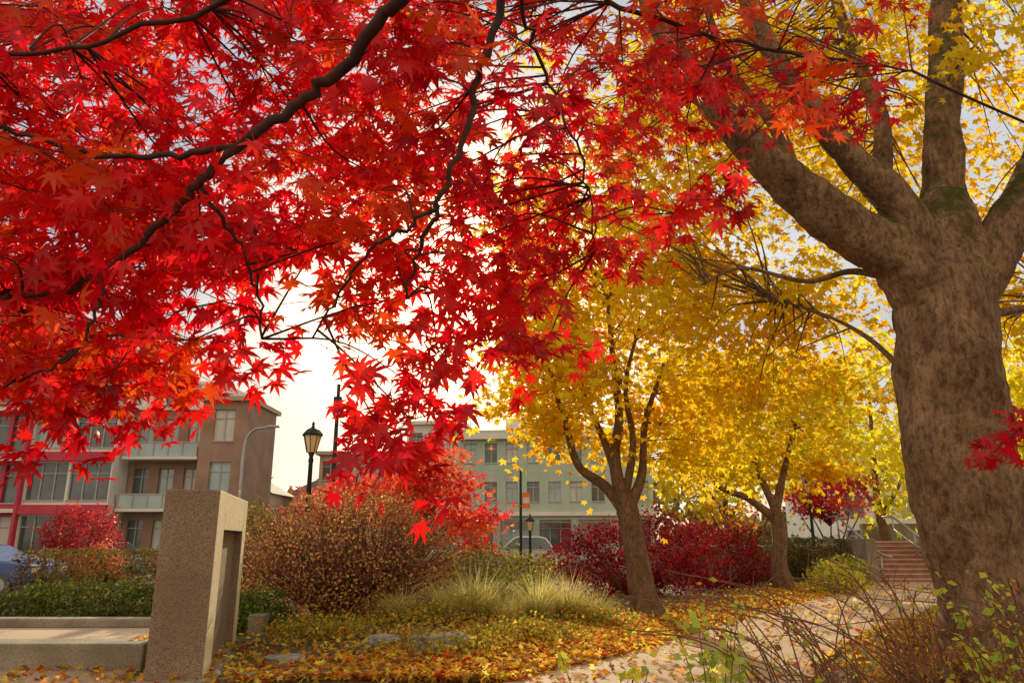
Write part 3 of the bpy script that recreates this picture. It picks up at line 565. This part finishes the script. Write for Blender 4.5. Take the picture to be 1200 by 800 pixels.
# ---------------------------------------------------------------- cars
def car(name,x,y,rz,paint,suv=False):
    e=empty(name,(x,y,0),rz); g=Geo()
    H=1.75 if suv else 1.45
    low=[(-2.2,.35),(-2.25,.62),(-2.15,.9),(-1.3,.98),(1.6,.98) ,(2.1,.93),(2.22,.6),(2.15,.32)]
    cab=[(-1.25,.98),(-.45,H-.06),(-.1,H),(1.2,H-.02),(1.55,H-.12),(2.0,.98)] if suv else [(-1.2,.98),(-.4,H-.05),(0,H),(.8,H-.02),(1.75,.98)]
    def ext(prof,w0,w1,mi,g):
        n=len(prof); V=[]
        zmax=max(p[1] for p in prof); zmin=min(p[1] for p in prof)
        for s in (-1,1):
            for px,pz in prof: V.append((px,s*(w0+(w1-w0)*(pz-zmin)/(zmax-zmin)),pz))
        F=[tuple(range(n)),tuple(range(2*n-1,n-1,-1))]+[(i,n+i,n+(i+1)%n,(i+1)%n) for i in range(n)]
        g.add(V,F,mi)
    ext(low,.88,.86,0,g); ext(cab,.80,.62,0,g); g.obj('body',paint,e,bevel=.05)
    g=Geo()
    cabw=[(px*.93+.02,.98+(pz-.98)*.86+.03) for px,pz in cab]
    ext(cabw,.815,.665,0,g); g.obj('windows',M_glass[0],e)
    g=Geo()
    for wx in (-1.38,1.35):
        for s in (-1,1):
            P=[(wx,s*.66,.33),(wx,s*.91,.33)]; g.tube(P,[.33,.33],20,0); g.tube([(wx,s*.905,.33),(wx,s*.925,.33)],[.2,.2],14,1)
    g.obj('wheels',[M_dgrey,M_metal_g],e)
    g=Geo()
    for s in (-1,1):
        g.box(-2.24,-2.1,s*.62-.18,s*.62+.18,.66,.8,0); g.box(2.08,2.23,s*.68-.13,s*.68+.13,.62,.84,1); g.box(-.95,-.75,s*.9-.09,s*.9+.09,.98,1.1,2)
    g.box(-2.27,-2.2,-.4,.4,.42,.6,2); g.obj('lights_and_trim',[M_lampglass,M_or,M_dgrey],e,bevel=.02)
P_blue=surf('blue_car_paint',(.04,.08,.25),(.05,.1,.3),.25,1,spec=.6); P_silver=surf('silver_car_paint',(.5,.5,.5),(.6,.6,.6),.25,1,metal=.4); P_white=surf('white_car_paint',(.7,.7,.7),(.75,.75,.75),.25,1)
car('parked_car',-15.6,22.6,math.radians(176),P_blue); car('parked_car',.6,48,0,P_silver,True); car('parked_car',-4.0,43,math.pi,P_white,True); car('parked_car',-19,36,math.pi/2,P_silver)

# ---------------------------------------------------------------- buildings
def facade(walls,glass,frames,x0,x1,z0,z1,y,floors,bays,pier=.35,span=.35,mi=0,depth=12,mull=True):
    H=(z1-z0)/floors; W=(x1-x0)/bays; pw=W*pier; sh=H*span
    walls.box(x0,x1,y+.32,y+depth,z0,z1+.0,mi)
    for b in range(bays+1):
        c=x0+b*W; walls.box(max(x0,c-pw/2),min(x1,c+pw/2),y,y+.318,z0,z1,mi)
    for b in range(bays):
        a=x0+b*W+pw/2; d=x0+(b+1)*W-pw/2
        for f in range(floors):
            zb=z0+f*H+sh*.6; zt=z0+(f+1)*H-sh*.4
            walls.box(a,d,y+.02,y+.318,z0+f*H,zb,mi); walls.box(a,d,y+.02,y+.318,zt,z0+(f+1)*H,mi)
            glass.box(a,d,y+.22,y+.3,zb,zt,int(rng.choice(3,p=[.45,.4,.15])))
            frames.box(a,d,y-.05,y+.018,zb-.08,zb-.002)
            if mull:
                k=max(2,int((d-a)/1.1)+1)
                for j in range(1,k): xx=a+(d-a)*j/k; frames.box(xx-.035,xx+.035,y+.15,y+.218,zb,zt)
                zz=zb+(zt-zb)*.72; frames.box(a,d,y+.16,y+.212,zz-.03,zz+.03)
e=empty('apartment_building'); wl,gl,fr=Geo(),Geo(),Geo()
facade(wl,gl,fr,-46,-32,0,16.75,50,5,7,.14,.26,0)
facade(wl,gl,fr,-31.8,-26.2,0,10.2,49,3,2,.06,.3,1)
facade(wl,gl,fr,-26.1,-21.0,0,10.2,51,3,3,.4,.45,2)
facade(wl,gl,fr,-20.9,-17.8,0,10.6,49.5,3,1,.55,.4,2,depth=6)
facade(wl,gl,fr,-30,-21.5,10.2,12.9,54,1,6,.2,.3,1)
wl.box(-32,-31.8,48.6,52,0,16.75,0); wl.box(-46.3,-31.7,49.7,62.2,16.75,17.1,1); wl.box(-32,-26.1,48.7,61,10.2,10.45,1); wl.box(-26.1,-20.9,50.7,63,10.2,10.5,1); wl.box(-21.1,-17.6,49.2,56,10.6,10.9,3)
for f in range(1,5): wl.box(-46,-32.05,49.4,50,f*3.35-.12,f*3.35+.12,1)
for f in (1,2): wl.box(-31.85,-26.15,48.7,49,f*3.4-.3,f*3.4+.3,0)
for f in (1,2):
    wl.box(-26,-21,49.6,51,f*3.4-.1,f*3.4+.1,1)
    gl.box(-25.95,-21.05,49.68,49.71,f*3.4+.12,f*3.4+.98,1)
    for k in range(6): fr.box(-25.95+k*.97,-25.9+k*.97,49.62,49.67,f*3.4+.1,f*3.4+1.0)
    fr.box(-26,-21,49.62,49.72,f*3.4+1.0,f*3.4+1.06)
wl.obj('walls',[M_red,M_white,M_brick,M_beige],e); gl.obj('windows',M_glass,e); fr.obj('frames',M_frame,e)
e=empty('office_building',(-4,60,0),math.radians(-7)); wl,gl,fr=Geo(),Geo(),Geo()
facade(wl,gl,fr,-.2,15,3.5,9.6,0,2,9,.42,.5,0)
facade(wl,gl,fr,-.2,15,0,3.49,0,1,5,.2,.35,0)
facade(wl,gl,fr,-5.2,-.4,0,10.9,2,3,3,.3,.45,1)
wl.box(-.4,15.2,-.5,.0-.01,9.3,9.75,1); wl.box(-.4,15.2,-.25,12,9.76,10.05,0); wl.box(-.4,15.2,-.3,-.012,3.3,3.6,1); wl.box(-5.4,-.3,1.6,14,10.91,11.2,1); wl.box(3,7,4,8,10.06,11.6,1)
for k in range(5): wl.box(.3+k*3.04,2.5+k*3.04,-1.0,-.012,2.75,2.85,2)
wl.obj('walls',[M_green,M_white,M_brick],e); gl.obj('windows',M_glass,e); fr.obj('frames',M_frame,e)
e=empty('office_building'); wl,gl,fr=Geo(),Geo(),Geo()
facade(wl,gl,fr,-16,-8.6,0,8.3,62,3,4,.3,.45,0); facade(wl,gl,fr,26,44,0,8,60,3,8,.3,.4,1); wl.box(-16.3,-8.4,61.6,75,8.31,8.6,0); wl.box(25.8,44.3,59.6,73,8.01,8.4,1)
wl.obj('walls',[M_beige,M_white],e); gl.obj('windows',M_glass,e); fr.obj('frames',M_frame,e)
for (x,y,wd,h) in [(-31,84,8,8.6),(-22,88,7,9),(-37,95,9,11)]:
    e=empty('house',(x,y,0)); g=Geo(); g2=Geo(); g3=Geo(); facade(g,g2,g3,-wd/2,wd/2,0,h*.75,0,3,4,.45,.5,0,9); g.obj('walls',[M_beige],e); g2.obj('windows',M_glass,e); g3.obj('frames',M_frame,e)
    g=Geo(); a=wd/2+.4; g.add([(-a,-.5,h*.75+.01),(a,-.5,h*.75+.01),(a,9.5,h*.75+.01),(-a,9.5,h*.75+.01),(-a*.3,4.5,h),(a*.3,4.5,h)],[(0,3,2,1),(0,1,5,4),(1,2,5),(2,3,4,5),(3,0,4)]); g.obj('roof',M_dgrey,e)
n=14000; x=rng.uniform(-150,150,n); y=rng.uniform(100,125,n); top=6+2.5*np.sin(x*.11)+1.8*np.sin(x*.31+1)+1.2*np.sin(x*.9); z=rng.random(n)**.7*np.clip(top,2.5,20)
instances('distant_trees',*KITE,np.stack([x,y,z],1),rng.normal(0,1,(n,3))+[0,-.6,.3],rng.normal(0,1,(n,3)),rng.uniform(.9,1.9,n),pick([(.1,.11,.04),(.18,.13,.05),(.26,.15,.04)],n),M_lgen)
